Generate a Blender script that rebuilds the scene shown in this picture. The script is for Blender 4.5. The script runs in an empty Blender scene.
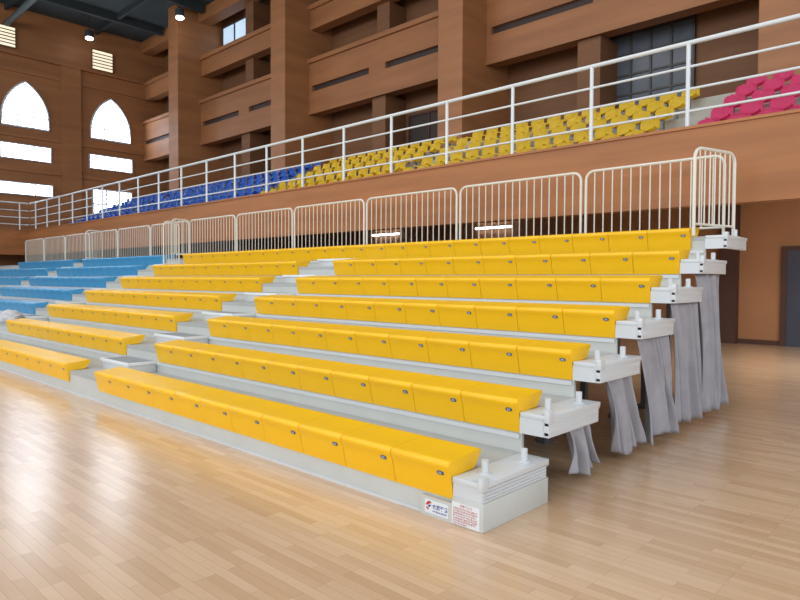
import bpy, bmesh, math, random
from mathutils import Vector, Matrix, noise
random.seed(5)
sc=bpy.context.scene; col=bpy.context.collection
try:
    sc.view_settings.view_transform='Standard'
except Exception: pass
# ---------------------------------------------------------------- camera numbers
F,TH,PI_,RO,H=634.0,.7573,-.0309,.0047,1.57
def proj(X,Y,Z):
    r=X*math.cos(TH)+Y*math.sin(TH); d=-X*math.sin(TH)+Y*math.cos(TH); z=Z-H
    dd=d*math.cos(PI_)+z*math.sin(PI_); zz=-d*math.sin(PI_)+z*math.cos(PI_)
    if dd<.1: return -9999,0
    return 400+F*r/dd, 300-F*zz/dd
def seen(x,y,z,m=8):
    u,v=proj(x,y,z); return -m<u<800+m and -m<v<600+m
# ---------------------------------------------------------------- materials
def lin(c): return tuple(((v/255)/12.92 if v/255<=.04045 else ((v/255+.055)/1.055)**2.4) for v in c)+(1,)
def mat(name,rgb,rough=.6,metal=0,var=.06,scale=3.0,bump=0,bscale=60,emit=0,spec=.5,coat=0,detail=3,stretch=None):
    m=bpy.data.materials.new(name); m.use_nodes=True; nt=m.node_tree; b=nt.nodes['Principled BSDF']
    c=lin(rgb)
    tc=nt.nodes.new('ShaderNodeTexCoord'); n=nt.nodes.new('ShaderNodeTexNoise'); n.inputs['Scale'].default_value=scale; n.inputs['Detail'].default_value=detail
    if stretch:
        mp=nt.nodes.new('ShaderNodeMapping'); mp.inputs['Scale'].default_value=stretch; nt.links.new(tc.outputs['Object'],mp.inputs['Vector']); nt.links.new(mp.outputs['Vector'],n.inputs['Vector'])
    else: nt.links.new(tc.outputs['Object'],n.inputs['Vector'])
    r=nt.nodes.new('ShaderNodeValToRGB'); r.color_ramp.elements[0].position=.3; r.color_ramp.elements[1].position=.7
    r.color_ramp.elements[0].color=tuple(v*(1-var) for v in c[:3])+(1,); r.color_ramp.elements[1].color=tuple(min(1,v*(1+var)) for v in c[:3])+(1,)
    nt.links.new(n.outputs['Fac'],r.inputs['Fac']); nt.links.new(r.outputs['Color'],b.inputs['Base Color'])
    b.inputs['Roughness'].default_value=rough; b.inputs['Metallic'].default_value=metal; b.inputs['Specular IOR Level'].default_value=spec
    if coat: b.inputs['Coat Weight'].default_value=coat; b.inputs['Coat Roughness'].default_value=.3
    if bump:
        n2=nt.nodes.new('ShaderNodeTexNoise'); n2.inputs['Scale'].default_value=bscale; nt.links.new(tc.outputs['Object'],n2.inputs['Vector'])
        bp=nt.nodes.new('ShaderNodeBump'); bp.inputs['Strength'].default_value=bump; bp.inputs['Distance'].default_value=.01
        nt.links.new(n2.outputs['Fac'],bp.inputs['Height']); nt.links.new(bp.outputs['Normal'],b.inputs['Normal'])
    if emit:
        nt.links.new(r.outputs['Color'],b.inputs['Emission Color']); b.inputs['Emission Strength'].default_value=emit
    return m
M={}
M['yellow']=mat('yellow_plastic',(243,188,8),.4,var=.03,bump=.05,bscale=90)
M['blue']=mat('blue_plastic',(62,150,200),.4,var=.04)
M['navy']=mat('blue_ink',(28,60,150),.5)
M['tag']=mat('blue_grey_tag',(62,80,118),.5)
M['white']=mat('white_ink',(222,226,230),.5,var=.01)
M['pale']=mat('pale_ink',(215,222,232),.5,var=.01)
M['red']=mat('red_ink',(186,56,30),.5)
M['deck']=mat('deck_vinyl',(172,175,175),.5,var=.05,bump=.1,bscale=120)
M['panel']=mat('cool_grey_panel',(194,197,194),.5,var=.03)
M['metal']=mat('white_painted_steel',(204,208,212),.35,var=.02)
M['steel']=mat('grey_steel',(120,122,126),.45,metal=.3)
M['tread']=mat('grey_tread',(150,153,155),.6,var=.05)
M['curtain']=mat('grey_curtain_cloth',(156,155,163),.92,var=.08,scale=6)
M['fence']=mat('cream_painted_tube',(216,213,203),.4,var=.02)
M['rail']=mat('white_painted_tube',(208,214,218),.35,var=.02)
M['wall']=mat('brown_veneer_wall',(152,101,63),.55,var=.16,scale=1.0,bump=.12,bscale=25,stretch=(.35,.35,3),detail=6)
M['wall_d']=mat('brown_veneer_wall_shaded',(118,79,51),.7,var=.14,scale=1.0,bump=.12,bscale=25,stretch=(.35,.35,3),detail=6)  # darker copy of the wall veneer, recess shade put into the colour
M['parapet']=mat('brown_veneer_fascia',(158,102,59),.45,var=.18,scale=1.2,bump=.05,bscale=20,stretch=(.3,1,3.5),spec=.35,detail=7)
M['recess']=mat('tan_recess_paint',(170,119,80),.6,var=.1,scale=.8)
M['brown']=mat('dark_brown_paint',(80,52,42),.7)
M['slot']=mat('dark_opening_shade',(52,40,38),.6)  # dark fill for slots and openings, their shade put into the colour
M['concrete']=mat('light_concrete',(170,168,160),.8,var=.05,bump=.2,bscale=30)
M['ceil']=mat('green_grey_ceiling',(54,66,70),.85,var=.1,scale=.6)
M['beam']=mat('green_grey_beam',(42,52,56),.7)
M['duct']=mat('dull_duct',(70,82,84),.6,metal=.1)
M['glass']=mat('bright_window_pane',(232,241,255),.2,var=.01,emit=8.5)
M['glassd']=mat('dim_window_pane',(92,98,108),.2,var=.08)
M['glassm']=mat('hazy_window_pane',(188,212,232),.2,var=.08,emit=.8)
M['louvre']=mat('bright_louvre_pane',(244,232,206),.4,var=.04,emit=.9)
M['frame']=mat('window_frame_paint',(190,194,200),.5)
M['framed']=mat('dark_window_frame',(66,60,60),.5)
M['door']=mat('dark_grey_door',(62,66,82),.45)
M['lamp']=mat('lamp_lens',(255,250,240),.3,var=0,emit=18)
M['tube']=mat('fluorescent_tube_glass',(250,252,255),.3,var=0,emit=9)
M['pink']=mat('pink_plastic',(242,72,134),.42,var=.04)
M['ychair']=mat('yellow_chair_plastic',(250,214,48),.42,var=.04)
M['bchair']=mat('blue_chair_plastic',(46,116,220),.42,var=.04)
M['cloth']=mat('pale_grey_cloth',(190,190,196),.9,var=.2,scale=8)
# floor material
def floor_mat():
    m=bpy.data.materials.new('maple_strip_floor'); m.use_nodes=True; nt=m.node_tree; b=nt.nodes['Principled BSDF']; N=nt.nodes.new; L=nt.links.new
    tc=N('ShaderNodeTexCoord')
    br=N('ShaderNodeTexBrick'); br.offset=.37; br.offset_frequency=3; br.squash=1
    br.inputs['Scale'].default_value=1; br.inputs['Brick Width'].default_value=.5; br.inputs['Row Height'].default_value=.065
    br.inputs['Mortar Size'].default_value=.0009; br.inputs['Mortar Smooth'].default_value=.2; br.inputs['Bias'].default_value=-.1
    br.inputs['Color1'].default_value=lin((219,187,154)); br.inputs['Color2'].default_value=lin((199,163,127)); br.inputs['Mortar'].default_value=lin((164,128,98))
    L(tc.outputs['Object'],br.inputs['Vector'])
    mp=N('ShaderNodeMapping'); mp.inputs['Scale'].default_value=(1.2,22,1); L(tc.outputs['Object'],mp.inputs['Vector'])
    n=N('ShaderNodeTexNoise'); n.inputs['Scale'].default_value=1.5; n.inputs['Detail'].default_value=6; L(mp.outputs['Vector'],n.inputs['Vector'])
    mx=N('ShaderNodeMixRGB'); mx.blend_type='MULTIPLY'; mx.inputs['Fac'].default_value=.16
    r=N('ShaderNodeValToRGB'); r.color_ramp.elements[0].position=.3; r.color_ramp.elements[1].position=.7; r.color_ramp.elements[0].color=(.66,.6,.55,1); r.color_ramp.elements[1].color=(1,1,1,1)
    L(n.outputs['Fac'],r.inputs['Fac']); L(br.outputs['Color'],mx.inputs['Color1']); L(r.outputs['Color'],mx.inputs['Color2']); L(mx.outputs['Color'],b.inputs['Base Color'])
    b.inputs['Roughness'].default_value=.36
    bp=N('ShaderNodeBump'); bp.inputs['Strength'].default_value=.1; bp.inputs['Distance'].default_value=.004; L(n.outputs['Fac'],bp.inputs['Height']); L(bp.outputs['Normal'],b.inputs['Normal'])
    b.inputs['Specular IOR Level'].default_value=.5
    b.inputs['Coat Weight'].default_value=.85; b.inputs['Coat Roughness'].default_value=.21
    n3=N('ShaderNodeTexNoise'); n3.inputs['Scale'].default_value=9; L(tc.outputs['Object'],n3.inputs['Vector'])
    b3=N('ShaderNodeBump'); b3.inputs['Strength'].default_value=.12; b3.inputs['Distance'].default_value=.004; L(n3.outputs['Fac'],b3.inputs['Height']); L(b3.outputs['Normal'],b.inputs['Coat Normal'])
    return m
M['floor']=floor_mat()
# ---------------------------------------------------------------- mesh helpers
def box(bm,x0,x1,y0,y1,z0,z1,bev=0,mi=0):
    vs=[bm.verts.new(p) for p in [(x0,y0,z0),(x1,y0,z0),(x1,y1,z0),(x0,y1,z0),(x0,y0,z1),(x1,y0,z1),(x1,y1,z1),(x0,y1,z1)]]
    fs=[bm.faces.new([vs[i] for i in f]) for f in [(0,3,2,1),(4,5,6,7),(0,1,5,4),(1,2,6,5),(2,3,7,6),(3,0,4,7)]]
    for f in fs: f.material_index=mi
    if bev:
        es=list({e for f in fs for e in f.edges}); r=bmesh.ops.bevel(bm,geom=es,offset=bev,segments=2,profile=.5,affect='EDGES')
        for f in r['faces']: f.material_index=mi
def tube(bm,pts,r,n=8,closed=False,mi=0):
    pts=[Vector(p) for p in pts]; rings=[]; N=len(pts); ref=None
    for i,p in enumerate(pts):
        a=pts[(i-1)%N] if (closed or i>0) else p; b=pts[(i+1)%N] if (closed or i<N-1) else p
        t=(b-a).normalized()
        if ref is None: ref=Vector((0,0,1)) if abs(t.z)<.9 else Vector((1,0,0))
        s=t.cross(ref)
        if s.length<1e-3: s=t.cross(Vector((0,1,0)))
        s.normalize(); q=s.cross(t).normalized(); ref=q
        rings.append([bm.verts.new(p+r*(math.cos(2*math.pi*k/n)*s+math.sin(2*math.pi*k/n)*q)) for k in range(n)])
    R=range(N) if closed else range(N-1)
    for i in R:
        A=rings[i]; B=rings[(i+1)%N]
        for k in range(n):
            f=bm.faces.new([A[k],A[(k+1)%n],B[(k+1)%n],B[k]]); f.material_index=mi
    if not closed:
        bm.faces.new(rings[0][::-1]).material_index=mi; bm.faces.new(rings[-1]).material_index=mi
def prism(bm,prof,a0,a1,axis='x',mi=0):
    def P(a,p): return (a,p[0],p[1]) if axis=='x' else ((p[0],a,p[1]) if axis=='y' else (p[0],p[1],a))
    A=[bm.verts.new(P(a0,p)) for p in prof]; B=[bm.verts.new(P(a1,p)) for p in prof]; n=len(prof); fs=[]
    for i in range(n): fs.append(bm.faces.new([A[i],A[(i+1)%n],B[(i+1)%n],B[i]]))
    fs.append(bm.faces.new(A[::-1])); fs.append(bm.faces.new(B))
    for f in fs: f.material_index=mi
    return fs
def mesh(name,bm,mats,smooth=35):
    bmesh.ops.recalc_face_normals(bm,faces=bm.faces)
    me=bpy.data.meshes.new(name); bm.to_mesh(me); bm.free()
    for m in (mats if isinstance(mats,(list,tuple)) else [mats]): me.materials.append(M[m])
    if smooth:
        for p in me.polygons: p.use_smooth=True
        try: me.set_sharp_from_angle(angle=math.radians(smooth))
        except Exception: pass
    return me
def link(name,me,parent=None,loc=(0,0,0),rotz=0):
    o=bpy.data.objects.new(name,me); col.objects.link(o); o.location=loc; o.rotation_euler=(0,0,rotz)
    if parent: o.parent=parent
    return o
def obj(name,bm,mats,parent=None,loc=(0,0,0),smooth=35): return link(name,mesh(name,bm,mats,smooth),parent,loc)
def tag(o,label,cat,group=None):
    o['label']=label; o['category']=cat
    if group: o['group']=group
    return o
def thing(name,label,cat,loc=(0,0,0),group=None,rotz=0): return tag(link(name,None,None,loc,rotz),label,cat,group)
def struct(name,bm,mats,parent=None,smooth=0):
    o=obj(name,bm,mats,parent,smooth=smooth)
    if not parent: o['kind']='structure'
    return o
def bmn(): return bmesh.new()
ORD=['','first','second','third','fourth','fifth','sixth','seventh']
# ---------------------------------------------------------------- room shell
YW=9.20; ZL=3.727; ZS=2.62; XE=-33.6; YB=16.6; ZC=14.2; YR=17.8
UF=3.55; US=.325; UP=.65; UY=9.95; UT=UF+US*5
bm=bmn(); box(bm,-36,14,-22,YR+.3,-.2,0); struct('floor',bm,'floor')
bm=bmn(); box(bm,XE-.3,14,-22,YB+.3,ZC,ZC+.3); struct('ceiling',bm,'ceil')
bm=bmn(); box(bm,XE-.3,XE,-22,YR,0,ZC); struct('wall_end',bm,'wall')
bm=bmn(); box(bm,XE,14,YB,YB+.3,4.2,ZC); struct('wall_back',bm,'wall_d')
bm=bmn(); box(bm,XE,14,YR,YR+.25,0,3.6); struct('wall_recess',bm,'recess')
bm=bmn(); box(bm,-5.25,-4.86,YR-.25,YR-.001,0,3.55); struct('recess_shade_strip',bm,'brown')  # dark brown strip standing in for the shade at the recess edge
bm=bmn(); box(bm,-31.5,14,YW,YW+.25,ZS,ZL-.04); struct('wall_parapet',bm,'parapet')
bm=bmn(); box(bm,-31.5,14,YW-.03,YW+.28,ZL-.04,ZL,); struct('trim_1',bm,'parapet')
bm=bmn(); box(bm,-31.75,-31.5,-22,YW+.25,ZS,ZL-.04); struct('wall_parapet_end',bm,'parapet')
bm=bmn(); box(bm,-31.78,-31.47,-22,YW-.03,ZL-.04,ZL); struct('trim_2',bm,'parapet')
bm=bmn(); box(bm,XE,-31.75,-22,YW+.25,ZS+.2,ZS+.5); struct('floor_end_gallery',bm,'concrete')
bm=bmn(); box(bm,-4.85,14,YR-.03,YR,0,.12); struct('baseboard_back',bm,'brown')
bm=bmn()
prof=[(YW+.25,3.2),(YW+.25,UF)]
for i in range(1,5): prof+=[(UY+UP*i,UF+US*(i-1)),(UY+UP*i,UF+US*i)]
prof+=[(UY+UP*5,UF+US*4),(UY+UP*5,UT),(YB,UT),(YB,4.2),(YR+.2,3.9),(YR+.2,3.6),(10.2,3.2)]
prism(bm,prof,XE,14); struct('floor_upper_stand',bm,'concrete')
# ---------------------------------------------------------------- pillars and spandrels
PX=[-3.2,-11.6,-19.9,-28.05,5.2]; PW=.45
for i,px in enumerate(PX):
    bm=bmn(); box(bm,px-PW,px+PW,14.3,YB,UT,ZC,.02); struct('wall_pillar_%d'%(i+1),bm,'wall')
bays=[(PX[0]+PW,PX[4]-PW),(PX[1]+PW,PX[0]-PW),(PX[2]+PW,PX[1]-PW),(PX[3]+PW,PX[2]-PW),(XE,PX[3]-PW)]
YS=15.45; YT=15.95
wn=20
for i,(a,b) in enumerate(bays):
    mid=(a+b)/2; half=b-a>6
    bm=bmn()
    box(bm,a,b,YS,YT,7.95,8.76); box(bm,a,b,YS,YT,8.98,9.95); box(bm,a,b,YS-.1,YS,9.83,9.99); box(bm,a,b,YS-.05,YS,7.9,8.03)
    if half: box(bm,mid-.4,mid+.4,YS,YT,8.76,8.98)
    box(bm,a,a+.15,YS,YT,8.76,8.98); box(bm,b-.15,b,YS,YT,8.76,8.98)
    struct('wall_spandrel_%d'%(i*3+1),bm,'wall')
    bm=bmn(); box(bm,a+.1,b-.1,YS+.12,YS+.2,8.72,9.0)
    struct('trim_%d'%(wn),bm,'slot'); wn+=1
    bm=bmn(); box(bm,a,b,YS+.05,YT,11.15,12.0); box(bm,a,b,YS-.05,YS+.05,11.87,12.05); struct('wall_spandrel_%d'%(i*3+2),bm,'wall')
    bm=bmn(); box(bm,a,b,YS-.1,YT,13.6,ZC); struct('wall_spandrel_%d'%(i*3+3),bm,'wall')
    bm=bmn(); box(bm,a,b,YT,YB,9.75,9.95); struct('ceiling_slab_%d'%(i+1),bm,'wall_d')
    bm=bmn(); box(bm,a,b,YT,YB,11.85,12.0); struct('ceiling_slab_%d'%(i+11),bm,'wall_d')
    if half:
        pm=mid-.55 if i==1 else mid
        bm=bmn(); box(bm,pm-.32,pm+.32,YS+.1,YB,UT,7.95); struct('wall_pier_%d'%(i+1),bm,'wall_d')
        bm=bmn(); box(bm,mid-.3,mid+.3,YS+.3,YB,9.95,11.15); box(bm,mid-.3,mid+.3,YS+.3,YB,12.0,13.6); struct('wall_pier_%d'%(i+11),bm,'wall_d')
wi=[0]
def rect_window(cx,z0,z1,w,axis,base,gm,fm,nx=2,nz=2,t=.06):
    wi[0]+=1
    def B(bm,a0,a1,d0,d1,c0,c1):
        if axis=='y': box(bm,a0,a1,base-d1,base-d0,c0,c1)
        else: box(bm,base+d0,base+d1,a0,a1,c0,c1)
    bm=bmn(); B(bm,cx-w/2,cx+w/2,0.005,.05,z0,z1); o=struct('window_%d'%wi[0],bm,gm)
    bm=bmn()
    B(bm,cx-w/2-t,cx+w/2+t,.005,.1,z0-t,z0); B(bm,cx-w/2-t,cx+w/2+t,.005,.1,z1,z1+t)
    B(bm,cx-w/2-t,cx-w/2,.005,.1,z0,z1); B(bm,cx+w/2,cx+w/2+t,.005,.1,z0,z1)
    for k in range(1,nx): x=cx-w/2+w*k/nx; B(bm,x-t/2,x+t/2,.05,.09,z0,z1)
    for k in range(1,nz): z=z0+(z1-z0)*k/nz; B(bm,cx-w/2,cx+w/2,.05,.085,z-t/2,z+t/2)
    obj('window_frame',bm,fm,o,smooth=0)
rect_window(-6.72,5.5,8.1,2.1,'y',YB,'glassd','framed',4,5,.05)
rect_window(-14.3,5.3,7.3,1.8,'y',YB,'slot','brown',2,2)
rect_window(-23.1,5.3,7.3,2.6,'y',YB,'slot','framed',3,2)
rect_window(-26.4,12.3,13.6,2.0,'y',YB,'glassm','framed',2,1,.07)
rect_window(-18.2,12.3,13.5,2.0,'y',YB,'glassd','framed',2,1,.08)
rect_window(-31.1,5.4,7.1,1.6,'y',YB,'slot','framed',2,2,.08)
for cy in (9.75,13.7):
    wi[0]+=1
    w=1.0; z0=8.7; zs=9.1
    rr=[(cy-w+2*w*math.cos(a),zs+2*w*math.sin(a)) for a in [math.radians(60)*k/9 for k in range(10)]]
    ll=[(2*cy-y,z) for y,z in rr[::-1]]
    pp=[(cy-w,z0),(cy+w,z0)]+rr+ll[1:]
    bm=bmn(); prism(bm,pp,XE+.005,XE+.05,'x'); o=struct('window_%d'%wi[0],bm,'glass')
    bm=bmn(); tube(bm,[(XE+.05,a,b) for a,b in pp],.05,6,True)
    for yy,zz in ((-.34,10.15),(.34,10.15)): box(bm,XE+.05,XE+.08,cy+yy-.022,cy+yy+.022,z0,zz)
    box(bm,XE+.05,XE+.08,cy-w,cy+w,9.2,9.245)
    obj('window_frame',bm,'frame',o,smooth=0)
    rect_window(cy,7.2,7.85,2.1,'x',XE,'glass','frame',3,1,.05)
rect_window(9.75,5.55,6.05,2.2,'x',XE,'glass','frame',3,1,.05)
rect_window(13.75,4.7,6.1,1.9,'x',XE,'glass','frame',3,2,.07)
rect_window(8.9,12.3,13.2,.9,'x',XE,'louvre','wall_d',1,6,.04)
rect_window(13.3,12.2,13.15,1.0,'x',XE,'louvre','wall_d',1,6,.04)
for q,cy in enumerate((5.7,1.7,-2.3,-6.3)):
    rect_window(cy,7.2,10.2,2.0,'x',XE,'glass','frame',3,3,.05)
n=60
for (y0,y1) in ((11.3,12.2),(7.3,8.2)):
    bm=bmn(); box(bm,XE,XE+.18,y0,y1,3.0,12.0); struct('wall_pilaster_%d'%n,bm,'wall'); n+=1
for z0,z1,d in ((11.95,12.1,.22),(11.2,11.35,.1),(8.2,8.32,.1),(6.6,6.75,.1)):
    bm=bmn(); box(bm,XE,XE+d,-20,YS,z0,z1); struct('trim_%d'%n,bm,'wall'); n+=1
for k in range(9):
    x=-31+k*4.0
    bm=bmn(); box(bm,x-.1,x+.1,-20,YS-.2,ZC-.35,ZC); struct('ceiling_beam_%d'%(k+1),bm,'beam')
for k,y in enumerate((1,5,9,13)):
    bm=bmn(); box(bm,XE,12,y-.07,y+.07,ZC-.25,ZC); struct('ceiling_beam_%d'%(k+11),bm,'beam')
bm=bmn(); tube(bm,[(XE+.1,9.0,13.3),(12,9.0,13.3)],.13,12)
tag(obj('ventilation_duct',bm,'duct'),'round dull grey air duct running under the dark ceiling','duct')
for i,(x,y,l) in enumerate([(-32.3,12.2,'ceiling lamp nearest the arched end windows'),(-26.8,14.0,'ceiling lamp close to the top of the brown pillars'),(-29.4,8.3,'ceiling lamp at the top left edge under the dark ceiling')]):
    t=thing('ceiling_lamp','small round bright '+l,'ceiling lamp',(x,y,13.2))
    bm=bmn(); tube(bm,[(0,0,.05),(0,0,.35)],.2,16); tube(bm,[(0,0,.35),(0,0,ZC-13.2-.002)],.02,6); obj('housing',bm,'beam',t)
    bm=bmn(); bmesh.ops.create_uvsphere(bm,u_segments=16,v_segments=8,radius=.18,matrix=Matrix.Diagonal((1,1,.4,1)).copy()); obj('lens',bm,'lamp',t)
for i,(x0,x1,l) in enumerate([(-13.2,-11.7,'white fluorescent tube lamp on recess wall, nearest to camera of two'),(-18.3,-16.8,'white fluorescent tube lamp on recess wall, further of the two')]):
    t=thing('fluorescent_lamp',l,'tube lamp',((x0+x1)/2,YR,3.33))
    bm=bmn(); box(bm,-(x1-x0)/2,(x1-x0)/2,-.06,0,0,.08); obj('housing',bm,'metal',t)
    bm=bmn(); tube(bm,[(-(x1-x0)/2+.03,-.09,.03),((x1-x0)/2-.03,-.09,.03)],.03,8); obj('tube',bm,'tube',t)
bm=bmn(); box(bm,-3.78,-2.3,YR-.05,YR-.002,0,2.35); d=struct('door_1',bm,'door')
bm=bmn(); box(bm,-3.9,-3.78,YR-.09,YR-.002,0,2.45); box(bm,-2.3,-2.18,YR-.09,YR-.002,0,2.45); box(bm,-3.78,-2.3,YR-.09,YR-.002,2.35,2.45); obj('door_frame',bm,'brown',d,smooth=0)
bm=bmn(); tube(bm,[(-3.1,YR-.1,1.0),(-3.1,YR-.1,1.25)],.015); obj('door_handle',bm,'steel',d)
# ---------------------------------------------------------------- telescopic bleachers
Y1,P,D1,R_=3.181,.7883,.3023,.3012
XEND,XS,XA,XB,XC=-2.29,-2.536,-8.29,-9.32,-15.02
yk=lambda k:Y1+(k-1)*P
Dk=lambda k:D1+(k-1)*R_
XL=-31.2
for k in range(1,8):
    y,D=yk(k),Dk(k)
    lab={1:'lowest tier of the pale grey bleachers, with two printed stickers on its front',7:'seventh and highest tier of the pale grey bleachers, carrying the tube fence'}.get(k,'%s tier of the pale grey telescopic bleachers counted from the floor'%ORD[k])
    t=thing('bleacher_tier',lab,'bleacher tier',(XEND,y,0))
    ox=-XEND; oy=-y
    def BX(bm,x0,x1,y0,y1,z0,z1,bev=0,mi=0): box(bm,x0+ox,x1+ox,y0,y1,z0,z1,bev,mi)
    bm=bmn(); BX(bm,XL,XEND-.02,.035,P+.03,D-.05,D); obj('deck',bm,'deck',t,smooth=0)
    zb=0.0 if k==1 else Dk(k-1)-.05
    bm=bmn(); BX(bm,XL,XEND-.25,.037,.065,zb,D-.051); obj('front_panel',bm,'panel',t,smooth=0)
    bm=bmn(); BX(bm,XL,XS-.02,.02,.036,D-.2 if k>1 else .0,D-.165 if k>1 else .02); obj('nosing',bm,'metal',t,smooth=0)
    bm=bmn(); BX(bm,XS+.005,XEND,-.005,P,D-.03,D+.006,.004); BX(bm,XEND-.035,XEND+.002,-.012,.06,D-.045,D+.04,.004); obj('end_plate',bm,'metal',t)
    if k==1:
        bm=bmn(); BX(bm,XS+.002,XEND,0,P-.01,.0,D-.12,.004); obj('end_box',bm,'panel',t)
        bm=bmn(); BX(bm,XS+.002,XEND-.012,0.008,P-.02,D-.12,D-.03)
        for q in range(4): BX(bm,XEND-.012,XEND-.004,0.01,P-.03,D-.114+q*.022,D-.102+q*.022)
        obj('side_rail',bm,'metal',t,smooth=0)
    else:
        bm=bmn(); BX(bm,XEND-.05,XEND-.006,0.0,P-.02,D-.15,D-.03,.003); BX(bm,XEND-.04,XEND-.001,.0,P-.04,D-.065,D-.045); BX(bm,XEND-.04,XEND-.001,.0,P-.04,D-.135,D-.115)
        BX(bm,XS,XEND-.05,0.0,.03,D-.15,D-.03); obj('side_rail',bm,'metal',t)
        for lx,ly in ((XEND-.9,P-.1),(XA,.3),(XB-2,.3)):
            bm=bmn(); BX(bm,lx-.03,lx+.03,ly-.03,ly+.03,.0,D-.051); BX(bm,lx-.05,lx+.05,ly-.09,ly+.09,0,.05); obj('support_leg',bm,'steel',t,smooth=0)
    for px,py in (((XEND-.13,.2),(XEND-.1,.62)) if k<7 else ((XEND-.06,.5),)):
        bm=bmn(); tube(bm,[(ox+px,py,D+.006),(ox+px,py,D+.095)],.024,14); tube(bm,[(ox+px,py,D+.006),(ox+px,py,D+.014)],.045,14); obj('socket_post',bm,'metal',t)
    if k==1:
        def sticker(x0,x1,z0,z1,rows,logo):
            bm=bmn(); box(bm,x0+ox,x1+ox,-.0035,-.0005,z0,z1); s=obj('sticker',bm,'white',t,smooth=0)
            bm=bmn(); rnd=random.Random(3)
            for (zz,h,mi,xa,xb) in rows:
                x=x0+(x1-x0)*xa
                while x<x0+(x1-x0)*xb-.5*h:
                    wv=h*.86; sw=h*(.11 if logo else .075)
                    for g in range(4):
                        if rnd.random()<.8:
                            a_=x+wv*rnd.choice((0,0,.2)); b_=x+wv*rnd.choice((1,1,.8,.6)); z_=zz+h*(.08+.27*g)
                            box(bm,a_+ox,b_+ox,-.0045,-.0036,z_,z_+sw,mi=mi)
                    for g in (.12,.48,.82):
                        if rnd.random()<.75:
                            xx=x+wv*g; z_=zz+h*rnd.choice((0,.2,.4)); box(bm,xx+ox,xx+sw+ox,-.0046,-.0036,z_,zz+h*rnd.choice((.8,1)),mi=mi)
                    x+=h*1.08
            if logo:
                xc=x0+.034+ox; zc=z0+.05
                def poly(pts,mi): 
                    v=[bm.verts.new((xc+a*.95,-.0047,zc+b*.95)) for a,b in pts]; bm.faces.new(v).material_index=mi
                poly([(-.028,.0),(-.014,.024),(.008,.034),(.030,.022),(.010,.016),(-.006,.002)],0)
                poly([(-.008,-.006),(.006,.006),(.026,.010),(.014,-.006),(.0,-.014)],1)
                poly([(-.026,-.008),(-.010,-.014),(.004,-.024),(-.004,-.032),(-.018,-.026)],0)
            obj('print',bm,['red','navy'],s,smooth=0)
        sticker(-2.535,-2.315,.006,.150,[(.124,.018,0,.3,.75),(.106,.012,0,.05,.95),(.090,.012,0,.05,.95),(.074,.012,0,.05,.9),(.058,.012,0,.05,.95),(.042,.012,0,.05,.95),(.026,.012,0,.05,.85),(.012,.009,0,.05,.6)],False)
        bm=bmn(); BX(bm,-2.80,XS,-.0005,.036,.0,.13); obj('front_plate',bm,'panel',t,smooth=0)
        sticker(-2.765,-2.565,.022,.11,[(.056,.032,1,.33,.98),(.034,.013,1,.33,.95)],True)
# ---- bench seats
def seat_mesh(w,m):
    prof=[(.024,-.154),(.010,-.11),(-.002,-.05),(-.012,.0),(-.024,.034),(-.034,.052),(-.038,.068),(-.037,.082),(-.030,.094),(-.016,.101),(.01,.104),(.14,.112),(.27,.128),(.298,.131),(.314,.125),(.320,.110),(.310,.094),(.272,.060),(.240,.004),(.034,.004),(.034,-.154)]
    bm=bmn(); fs=prism(bm,prof,-w/2+.0025,w/2-.0025)
    es=[e for f in fs[-2:] for e in f.edges]
    bmesh.ops.bevel(bm,geom=es,offset=.005,segments=2,profile=.5,affect='EDGES')
    return mesh('seat_shell',bm,m,34)
def tag_mesh():
    bm=bmn()
    prism(bm,[(.027*math.cos(a)*(1+.12*abs(math.sin(2*a))),.014*math.sin(a)*(1+.12*abs(math.sin(2*a)))) for a in [j*math.pi/12 for j in range(24)]],-.004,.004,'y',0)
    for x in (-.009,.007):
        box(bm,x-.005,x+.005,-.005,-.004,.005,.008,mi=1); box(bm,x-.005,x+.005,-.005,-.004,-.008,-.005,mi=1); box(bm,x+.002,x+.005,-.005,-.004,-.008,.008,mi=1); box(bm,x-.005,x+.005,-.005,-.004,-.0015,.0015,mi=1)
    return mesh('number_tag',bm,['tag','pale'],30)
TAG=tag_mesh(); SM={}
def seat(k,xc,w,m,label,group):
    key=(round(w,3),m)
    if key not in SM: SM[key]=seat_mesh(w,m)
    t=thing('bench_seat',label,'bench seat',(xc,yk(k),Dk(k)),group)
    link('seat_shell',SM[key],t)
    o=link('number_tag',TAG,t,(w*.34,-.0190,.016)); o.rotation_euler=(math.radians(16),0,0)
def row(k,x1,x0,n,m,where):
    w=(x1-x0)/n; cn='yellow' if m=='yellow' else 'blue'
    for i in range(n):
        xc=x1-(i+.5)*w
        if not (seen(xc+w/2,yk(k),Dk(k)) or seen(xc-w/2,yk(k),Dk(k))): continue
        seat(k,xc,w,m,'%s moulded plastic bench seat on the %s tier%s'%(cn,ORD[k],where),'%s bench seats on the %s tier%s'%(cn,ORD[k],where))
for k in range(1,7):
    row(k,XS,XA,11,'yellow',' right of the stair aisle'); row(k,XB,XC,11,'yellow',' left of the stair aisle')
row(7,-2.70,XC,24,'yellow',', one unbroken row')
for k in range(2,8):
    row(k,-15.98,-21.68,11,'blue',' next to the yellow section')
    row(k,-22.6,-28.3,11,'blue',' at the far end')
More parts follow.
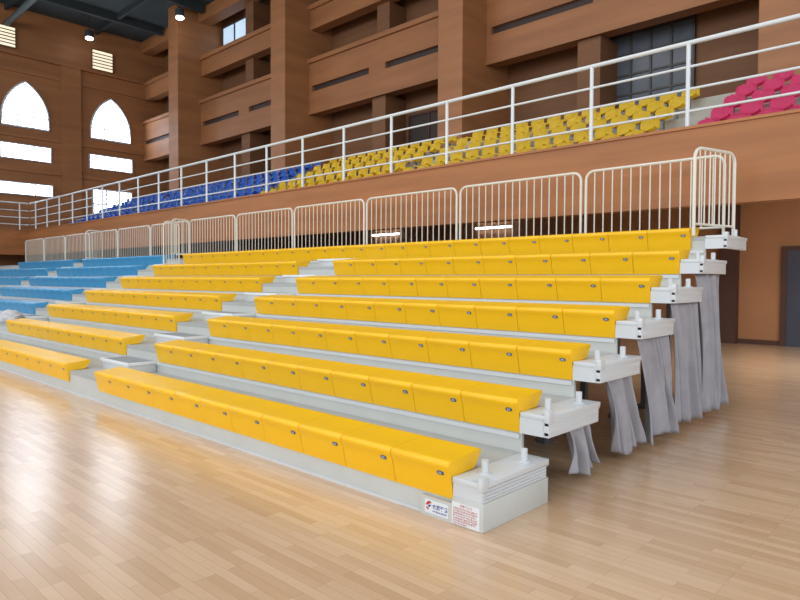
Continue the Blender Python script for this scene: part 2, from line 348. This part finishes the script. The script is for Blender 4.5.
for (xa,xb,nm) in ((XB+.06,XA-.06,'aisle between the two yellow sections'),(-15.9,XC-.1,'aisle between yellow and blue sections'),(-22.5,-21.75,'aisle within the blue seats')):
    for k in range(1,7):
        xc=(xa+xb)/2; y0=yk(k)+.42; y1=yk(k)+P+.028
        if not seen(xc,y0,Dk(k),2): continue
        t=thing('aisle_step','grey ribbed step on the %s tier in the %s'%(ORD[k],nm),'step',(xc,(y0+y1)/2,Dk(k)))
        hw=abs(xb-xa)/2; hd=(y1-y0)/2
        bm=bmn(); box(bm,-hw+.02,hw-.02,-hd+.02,hd,0.001,.125,.004); obj('body',bm,'metal',t)
        bm=bmn(); box(bm,-hw+.03,hw-.03,-hd+.03,hd,.125,.145)
        for q in range(7): yy=-hd+.04+q*(2*hd-.07)/7; box(bm,-hw+.04,hw-.04,yy,yy+.018,.145,.151)
        obj('tread',bm,'tread',t,smooth=0)
        bm=bmn(); box(bm,-hw,hw,-hd,-hd+.029,.11,.15,.003); box(bm,-hw,-hw+.029,-hd+.029,hd,.11,.15,.003); box(bm,hw-.029,hw,-hd+.029,hd,.11,.15,.003); obj('edge_trim',bm,'white',t)
# ---- curtains
for k in range(2,7):
    y=yk(k)+{2:.68,3:.72,4:.70,5:.68,6:.66}[k]; top=Dk(k)-.152; zb=.05+.008*k
    yt=yk(k)+{2:.56,3:.48,4:.42,5:.42,6:.42}[k]
    x=XEND-.08
    bm=bmn(); nu,nv=90,26; rnd=random.Random(k*7); G=[]
    ph=[rnd.uniform(0,6.28) for _ in range(6)]
    wt={2:.2,3:.29,4:.36,5:.36,6:.35}[k]; wb={2:.24,3:.31,4:.36,5:.34,6:.36}[k]
    for j in range(nv+1):
        v=j/nv; z=top+(zb-top)*v; wd=(wt+(wb-wt)*v)*(1-.12*math.sin(math.pi*min(1,v*1.1))); R=[]; yc=yt+(y-yt)*v**.8
        for i in range(nu+1):
            s=i/nu*2-1
            s2=s+.2*math.sin(s*4+ph[4]+v*1.5)*(1-s*s)
            fold=math.sin(s2*8+ph[0]+1.0*math.sin(v*3.2+ph[1]))*.55+.45*math.sin(s2*16+ph[2]+v*2.0)+.2*math.sin(s2*27+ph[5]+v*4)
            R.append(bm.verts.new((x+fold*(.036+.028*v), yc-s*wd+.04*math.sin(ph[3]+s*2+v*2)*v, z+ (.03*math.sin(s*4+ph[1])*v))))
        G.append(R)
    for j in range(nv):
        for i in range(nu): bm.faces.new([G[j][i],G[j][i+1],G[j+1][i+1],G[j+1][i]])
    me=mesh('end_curtain',bm,'curtain',0)
    for p in me.polygons: p.use_smooth=True
    o=link('end_curtain',me); md=o.modifiers.new('s','SOLIDIFY'); md.thickness=.004
    tag(o,'grey gathered curtain hanging under the open end of the %s tier'%ORD[k],'curtain')
# ---- fence panels
BARS={}
def fence_panel(x0,y0,x1,y1,zb,zt,label,group=None,nb=None):
    L=math.hypot(x1-x0,y1-y0); a=math.atan2(y1-y0,x1-x0)
    t=thing('fence_panel',label,'fence panel',(x0,y0,zb),group,a)
    h=zt-zb; g=.02; r=.12
    pts=[(g,0,0)]
    for q in range(5): th=math.pi-q*math.pi/8; pts.append((g+r+r*math.cos(th),0,h-r+r*math.sin(th)))
    for q in range(5): th=math.pi/2-q*math.pi/8; pts.append((L-g-r+r*math.cos(th),0,h-r+r*math.sin(th)))
    pts.append((L-g,0,0))
    bm=bmn(); tube(bm,pts,.02,8); obj('frame',bm,'fence',t)
    bm=bmn(); tube(bm,[(g,0,.14),(L-g,0,.14)],.015,6); obj('bottom_rail',bm,'fence',t)
    nb=nb or int(round(L/.135))
    for q in range(1,nb):
        x=g+(L-2*g)*q/nb
        dz=h if g+r<x<L-g-r else h-r+math.sqrt(max(0,r*r-(r-min(x-g,L-g-x))**2))
        key=round(dz,3)
        if key not in BARS:
            bm=bmn(); tube(bm,[(0,0,.14),(0,0,dz)],.009,6); BARS[key]=mesh('bar',bm,'fence')
        link('bar',BARS[key],t,(x,0,0))
    return t
YF=yk(7)+P-.1; ZF=3.16; D7=Dk(7)
xs=[-2.50,-4.45]+[-4.45-2.31*i for i in range(1,12)]
for i in range(12):
    x1,x0=xs[i],xs[i+1]
    if i<6: lab,gr='cream tubular fence panel with upright bars behind yellow top row','fence panels behind the yellow top row'
    else: lab,gr='cream tubular fence panel with upright bars behind blue top row','fence panels behind the blue top row'
    fence_panel(x0+.02,YF,x1-.02,YF,D7+.008,ZF,lab,gr)
for q in range(3):
    yb=YF-.08-2.1*q; kk=7 if q==0 else (5 if q==1 else 2)
    fence_panel(-31.1,yb-2.0,-31.1,yb,Dk(7-int(round(2.1*q/P)))-.001+.009 if q else D7+.008,[3.16,2.9,2.3][q],['cream fence panel across the far end of bleachers, nearest the back fence','cream fence panel across the far end of bleachers, middle one','cream fence panel across the far end of bleachers, lowest one'][q]) if q==0 and False else None
fence_panel(-2.66,yk(7)-.06,-2.42,YF+.02,D7+.008,ZF,'short cream fence panel closing the right end of the top tier',nb=8)
fence_panel(XC-.12,yk(6)+.3,XC-.12,yk(7)-.04,Dk(6)+.008,ZF-.15,'cream fence panel beside the aisle at left end of yellow seats',nb=6)
fence_panel(-15.88,yk(7)+.1,-15.88,YF-.03,D7+.008,ZF,'cream fence panel at right end of the blue top row',nb=5)
fence_panel(-21.72,yk(7)+.1,-21.72,YF-.03,D7+.008,ZF,'cream fence panel beside the aisle within the blue top row',nb=5)
# ---------------------------------------------------------------- upper guard rail
ZR=4.92; h=ZR-ZL
t=thing('guard_rail','long white tubular guard rail on the brown parapet of the upper stand','railing',(0,YW+.12,ZL))
for i in range(-3,20):
    x=-3.255-1.454*i
    if x<-31.4: continue
    bm=bmn(); tube(bm,[(0,0,.001),(0,0,h)],.03,10); tube(bm,[(0,0,.001),(0,0,.02)],.06,10); link('post',mesh('post',bm,'rail'),t,(x,0,0))
for j,(z,r) in enumerate(((h,.032),(h*.72,.018),(h*.46,.018),(h*.2,.018))):
    bm=bmn(); tube(bm,[(-31.6,0,z),(6,0,z)],r,10); obj('top_rail' if j==0 else 'lower_rail',bm,'rail',t)
t=thing('guard_rail','white tubular guard rail on the far end gallery below the arched windows','railing',(-31.62,0,ZL))
for y in range(-6,9,1):
    if y%2==0: bm=bmn(); tube(bm,[(0,0,.001),(0,0,h)],.03,8); link('post',mesh('post',bm,'rail'),t,(0,y+.9,0))
for j,(z,r) in enumerate(((h,.032),(h*.72,.018),(h*.46,.018),(h*.2,.018))):
    bm=bmn(); tube(bm,[(0,-8,z),(0,YW+.06,z)],r,8); obj('top_rail' if j==0 else 'lower_rail',bm,'rail',t)
# ---------------------------------------------------------------- upper chairs
def chair_mesh(m):
    path=[(-.21,.35),(-.195,.385),(-.12,.385),(0,.37),(.11,.378),(.165,.42),(.19,.50),(.21,.60),(.226,.68),(.220,.70)]
    path=[(y*.74,z*.8) for y,z in path]
    bm=bmn(); ns=8; G=[]
    for i,(y,z) in enumerate(path):
        f=i/(len(path)-1); w=.172*(1-.12*max(0,(f-.75)/.25)); R=[]
        for s in range(ns+1):
            q=s/ns*2-1; lift=.045*q*q
            R.append(bm.verts.new((q*w,y-(lift if i>5 else 0),z+(lift if i<=5 else -(.035*q**4 if i>=8 else 0)))))
        G.append(R)
    for i in range(len(path)-1):
        for s in range(ns): bm.faces.new([G[i][s],G[i][s+1],G[i+1][s+1],G[i+1][s]])
    bmesh.ops.solidify(bm,geom=bm.faces[:],thickness=.02)
    box(bm,-.03,.03,-.05,.05,0.001,.29,mi=1); box(bm,-.1,.1,-.1,.1,0.001,.015,mi=1)
    return mesh('stadium_chair',bm,[m,'steel'],60)
CM={m:chair_mesh(m) for m in ('ychair','pink','bchair')}
def chairs(xa,xb,m,cn,sp):
    n=int(abs(xa-xb)/sp)
    for i in range(5):
        y=UY+.42+UP*i; z=UF+US*i
        for q in range(n):
            x=xa-(q+.5)*sp
            if not seen(x,y,z+.5,4): continue
            if cn=='yellow' and -10.4<x<-9.8: continue
            if cn=='blue' and -25.2<x<-24.5: continue
            o=link('stadium_chair',CM[m],None,(x,y,z)); tag(o,'%s plastic stadium chair in the %s row of the upper stand'%(cn,ORD[i+1]),'stadium chair','%s stadium chairs in the %s upper row'%(cn,ORD[i+1]))
chairs(1.6,-3.6,'pink','pink',.43); chairs(-4.3,-15.7,'ychair','yellow',.43); chairs(-15.8,-30.6,'bchair','blue',.47)
# ---------------------------------------------------------------- cloth bundle at left edge
bm=bmn(); bmesh.ops.create_icosphere(bm,subdivisions=4,radius=1)
for v in bm.verts:
    n_=noise.fractal(v.co*1.8,1.0,2.0,4); v.co*=1+.28*n_
    v.co=Vector((v.co.x*.3,v.co.y*.22,max(0,v.co.z*.17+.12)))
o=obj('cloth_bundle',bm,'cloth',None,(-15.5,yk(2)+.2,Dk(2)+.002),60); tag(o,'crumpled pale grey cloth bundle lying at the left edge of the aisle','cloth bundle')
# ---------------------------------------------------------------- light
w=bpy.data.worlds.new('World'); sc.world=w; w.use_nodes=True; bg=w.node_tree.nodes['Background']; bg.inputs[0].default_value=(.85,.93,1,1); bg.inputs[1].default_value=.73
def area(name,loc,rot,sx,sy,e,c=(1,1,1)):
    l=bpy.data.lights.new(name,'AREA'); l.shape='RECTANGLE'; l.size=sx; l.size_y=sy; l.energy=e; l.color=c
    o=bpy.data.objects.new(name,l); col.objects.link(o); o.location=loc; o.rotation_euler=rot; return o
area('window_light_side',(-10,-15,8.5),(math.radians(82),0,0),40,7,3700,(.93,.975,1))
area('window_light_right',(12,2,7),(math.radians(80),0,math.radians(90)),18,7,1200,(.95,.98,1))
area('hall_light',(-10,2,13.4),(0,0,0),24,10,1500,(.99,.995,.99))
area('recess_fill',(0,13.5,3.1),(math.radians(20),0,0),7,3,330,(1,.98,.95))  # added fill lamp out of view, brightens the recess wall
# ---------------------------------------------------------------- camera
cam=bpy.data.objects.new('camera',bpy.data.cameras.new('camera')); col.objects.link(cam); sc.camera=cam
Rv=Vector((math.cos(TH),math.sin(TH),0)); Fv=Vector((-math.sin(TH)*math.cos(PI_),math.cos(TH)*math.cos(PI_),math.sin(PI_))); Uv=Rv.cross(Fv)
c,s=math.cos(RO),math.sin(RO); Rs=c*Rv+s*Uv; Us=-s*Rv+c*Uv
m=Matrix.Identity(4)
for i in range(3): m[i][0]=Rs[i]; m[i][1]=Us[i]; m[i][2]=-Fv[i]
m[2][3]=H; cam.matrix_world=m
cam.data.sensor_width=36; cam.data.lens=36*F/800; cam.data.clip_end=200
